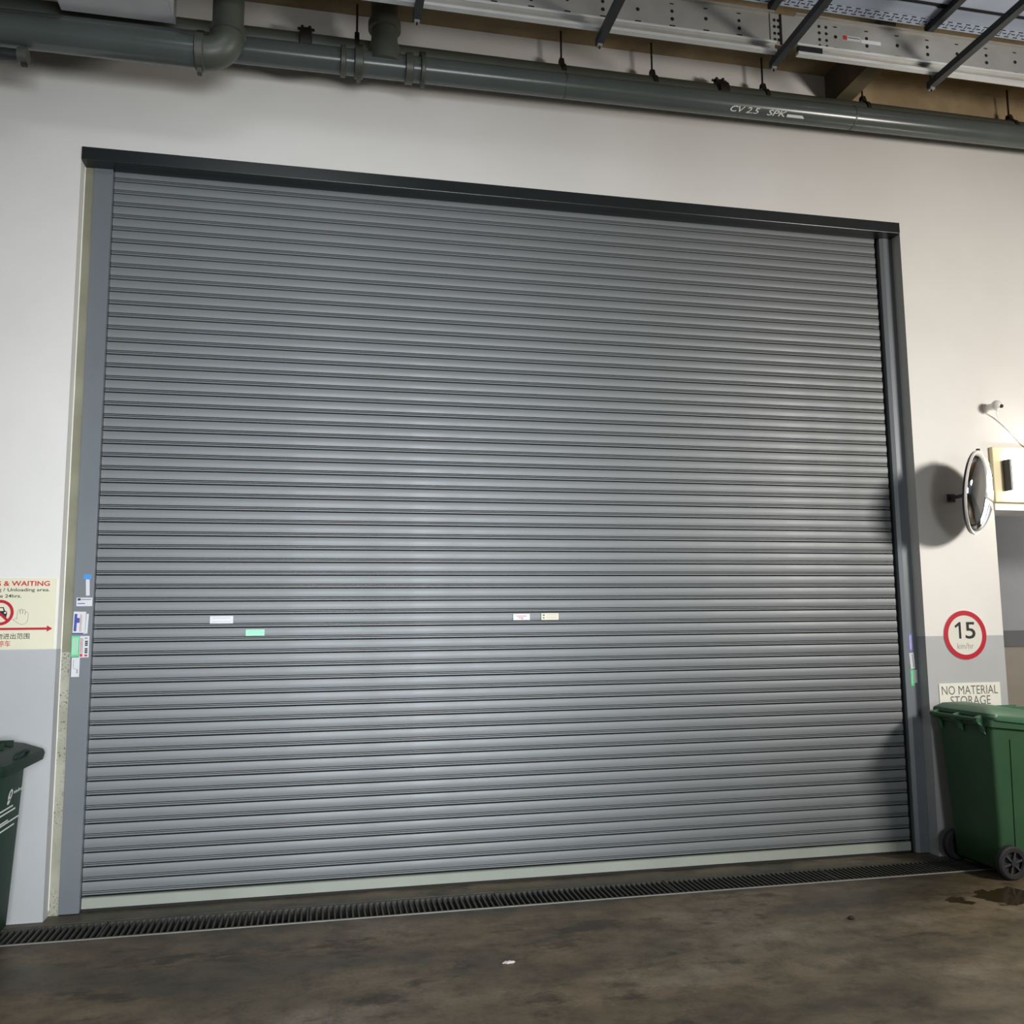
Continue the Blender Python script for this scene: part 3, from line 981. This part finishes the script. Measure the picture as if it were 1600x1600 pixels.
cb.build('riser_coupling', 'coupling', pc, smooth=35)

stub = empty('dark_pipe_stub', (-0.16, -0.5, 4.465))
tag(stub, 'short dark pipe end with bracket under the thick elbow pipe', 'pipe')
MB().tube([(-5.8, 0, 0), (-0.02, 0, 0)], 0.032, 16).build('pipe_run', 'strut', stub, smooth=True)
MB().tube([(-0.035, 0, 0), (0.01, 0, 0)], 0.042, 16).build('end_cap', 'coupling', stub, smooth=True)
MB().box(-0.02, 0.008, -0.01, 0.01, -0.055, -0.04).build('bracket', 'rod', stub)

# ------------------------------------------------------------------ white box at upper left
wb = empty('ceiling_box', (0.24, -0.9, 4.85))
tag(wb, 'white metal box hanging from ceiling at upper left corner', 'box')
MB().box(-0.29, 0.29, -0.56, 0.555, 0, 0.18).build('casing', 'boxwhite', wb, bevel=0.004)
MB().box(0.2905, 0.302, -0.56, 0.555, 0.0, 0.18).build('side_flange', 'boxwhite', wb)
for sx_ in (-0.25, 0.25):
    MB().tube([(sx_, 0, 0.18), (sx_, 0, CEIL - 4.85 - 0.0005)], 0.006, 8).build('hanger_rod', 'rod', wb, smooth=True)

# ------------------------------------------------------------------ cable channel, trays and trapeze hangers
ch = empty('cable_channel', (0, 0, 0))
tag(ch, 'wide galvanised perforated steel channel running along ceiling above pipes', 'cable channel')
YR = -0.90
for nm, xa, xb, dz in (('channel_section', -5.0, 3.885, 0.0), ('channel_section', 4.02, 9.15, 0.006)):
    c = MB()
    c.prism([(YR - 0.028, 4.744 + dz), (YR + 0.006, 4.744 + dz), (YR + 0.006, 4.760 + dz), (YR - 0.022, 4.760 + dz), (YR - 0.022, 4.7605 + dz), (YR - 0.028, 4.7605 + dz)], 'x', xa, xb)
    ed = c.build('lower_flange', 'galv_edge', ch)
    MB().box(xa, xb, YR - 0.004, YR, 4.760 + dz, 4.798 + dz).build('web_strip', 'galv', ch)
    MB().box(xa, xb, YR - 0.026, YR + 0.002, 4.798 + dz, 4.812 + dz).build('middle_flange', 'galv_edge', ch)
    o = MB().box(xa, xb, YR - 0.004, YR, 4.812 + dz, 4.994 + dz).build(nm, 'galv', ch)
    MB().box(xa, xb, YR - 0.022, YR, 4.994 + dz, 5.002 + dz).build('upper_flange', 'galv', ch)
MB().box(3.86, 4.235, YR - 0.010, YR - 0.004, 4.80, 4.99).build('splice_plate', 'galv', ch)
holes = MB()
x = -2.03
k = 0
while x < 9:
    if not 3.86 < x < 4.235:
        zs = [(4.873, 0.011)] if k % 2 else [(4.920, 0.010), (4.873, 0.011)]
        for z_, r in zs:
            disc_xz(holes, x, z_ + (0.03 if k % 2 else 0), r, YR - 0.0052, YR - 0.004, 12)
        holes.box(x - 0.017, x + 0.017, YR - 0.0052, YR - 0.004, 4.828, 4.836)
        holes.box(x - 0.012, x + 0.012, YR - 0.0052, YR - 0.004, 4.962, 4.968)
    x += 0.2035
    k += 1
for x in (3.885, 3.91, 4.17, 4.215):
    for z_ in (4.83, 4.868, 4.91, 4.95):
        disc_xz(holes, x, z_, 0.0095, YR - 0.0112, YR - 0.010, 12)
ho = holes.build('bolt_holes', 'hole', ch)
ho['kind'] = 'stuff'
MB().box(3.918, 3.930, YR - 0.014, YR - 0.010, 4.80, 4.99).build('splice_gap', 'hole', ch)
MB().box(4.02, 4.17, YR - 0.034, YR - 0.012, 4.766, 4.796).build('joint_clip', 'black', ch)
lab = empty('maker_label', (4.385, YR - 0.0045, 4.905))
tag(lab, 'small orange and white label on the galvanised ceiling channel', 'label')
MB().box(-0.056, 0.056, -0.0008, 0, -0.014, 0.014).build('backing', 'label_white', lab)
MB().box(-0.056, -0.032, -0.0014, -0.0008, -0.012, 0.014).build('logo', 'red_ink', lab)
MB().box(-0.028, 0.05, -0.0014, -0.0008, 0.001, 0.007).build('print_line', 'grey_ink', lab)
MB().box(0.060, 0.19, -0.0008, 0, -0.018, 0.004).build('faded_print', 'galv_edge', lab)

pt = empty('perforated_cable_tray', (0, 0, 0))
tag(pt, 'narrow blue-grey slotted cable tray beside the ceiling channel', 'cable tray')
ZT = 5.094
MB().box(-5, 9.15, -0.930, -0.852, ZT, ZT + 0.003).build('tray_bottom', 'trunk', pt)
MB().box(-5, 9.15, -0.855, -0.852, ZT + 0.003, ZT + 0.05).build('tray_side', 'trunk', pt)
sl_ = MB()
x = 1.5
while x < 8.5:
    for j, yy in enumerate((-0.918, -0.893, -0.868)):
        xo = x + 0.031 * (j % 2)
        sl_.box(xo, xo + (0.026 if j % 2 else 0.032), yy - 0.0035, yy + 0.0035, ZT - 0.0008, ZT)
    sl_.box(x + 0.012, x + 0.018, -0.906, -0.88, ZT - 0.0008, ZT)
    x += 0.062
so = sl_.build('slots', 'hole', pt)
so['kind'] = 'stuff'
t1 = MB().box(-5, 9.15, -1.016, -0.9315, ZT, ZT + 0.06).build('metal_trunking', 'trunk', None, bevel=0.002)
tag(t1, 'narrow smooth blue-grey trunking next to the slotted tray', 'trunking')
t2 = MB().box(-5, 9.15, -1.55, -1.052, ZT, ZT + 0.06).build('metal_trunking', 'trunk', None, bevel=0.002)
tag(t2, 'wide smooth blue-grey trunking at top right, nearest the viewer', 'trunking')
cd_ = MB().tube([(-5, -1.034, ZT + 0.0145), (9.15, -1.034, ZT + 0.0145)], 0.0142, 12).build('gap_shade_tube', 'black', None, smooth=True)  # black tube fills the gap between trunkings in place of its shade
tag(cd_, 'black tube standing in for the dark gap between the two blue-grey trunkings', 'cable')

desc = ['leftmost, partly hidden by the tee branch', 'second from left, above the shutter middle', 'at the channel splice plate', 'rightmost, crossing the upper right corner']
for X, ds in zip((1.835, 2.85, 3.905, 4.945), desc):
    e = empty('trapeze_hanger', (X, 0, 0))
    tag(e, 'dark steel strut trapeze hanger ' + ds, 'hanger', 'trapeze hangers')
    c = MB()
    c.prism([(-0.0205, 4.702), (0.0205, 4.702), (0.0205, 4.743), (0.0175, 4.743), (0.0175, 4.705), (-0.0175, 4.705), (-0.0175, 4.743), (-0.0205, 4.743)], 'y', -2.6, -0.83)
    c.build('lower_strut', 'strut', e)
    c = MB()
    c.box(-0.0205, 0.0205, -2.6, -0.845, ZT - 0.043, ZT - 0.0015)
    c.build('upper_strut', 'strut', e)
    MB().tube([(0, -0.845, 4.68), (0, -0.845, CEIL - 0.0005)], 0.006, 8).build('rod', 'rod', e, smooth=True)
    MB().tube([(0, -2.5, 4.68), (0, -2.5, CEIL - 0.0005)], 0.006, 8).build('rod', 'rod', e, smooth=True)
    MB().box(-0.014, 0.014, -0.859, -0.831, 4.69, 4.702).build('nut', 'galv', e)

# ------------------------------------------------------------------ litter on the floor
lt = MB()
lt.loft([[(2.235 + 0.032 * math.cos(2 * PI * j / 10) * s_, -1.115 + 0.011 * math.sin(2 * PI * j / 10) * s_ + 0.004 * math.cos(3 * j), z_) for j in range(10)] for s_, z_ in ((0.8, 0.0005), (1, 0.004), (0.6, 0.010))])
tag(lt.build('paper_scrap', 'litter'), 'small crumpled pale paper scrap on floor before the shutter', 'litter')
lt = MB()
lt.loft([[(4.058 + 0.020 * math.cos(2 * PI * j / 8) * s_, -0.943 + 0.016 * math.sin(2 * PI * j / 8) * s_, z_) for j in range(8)] for s_, z_ in ((0.7, 0.0005), (1, 0.006), (0.5, 0.014))])
tag(lt.build('debris_lump', 'leaf'), 'tiny dark brown lump on floor toward the right bin', 'debris')
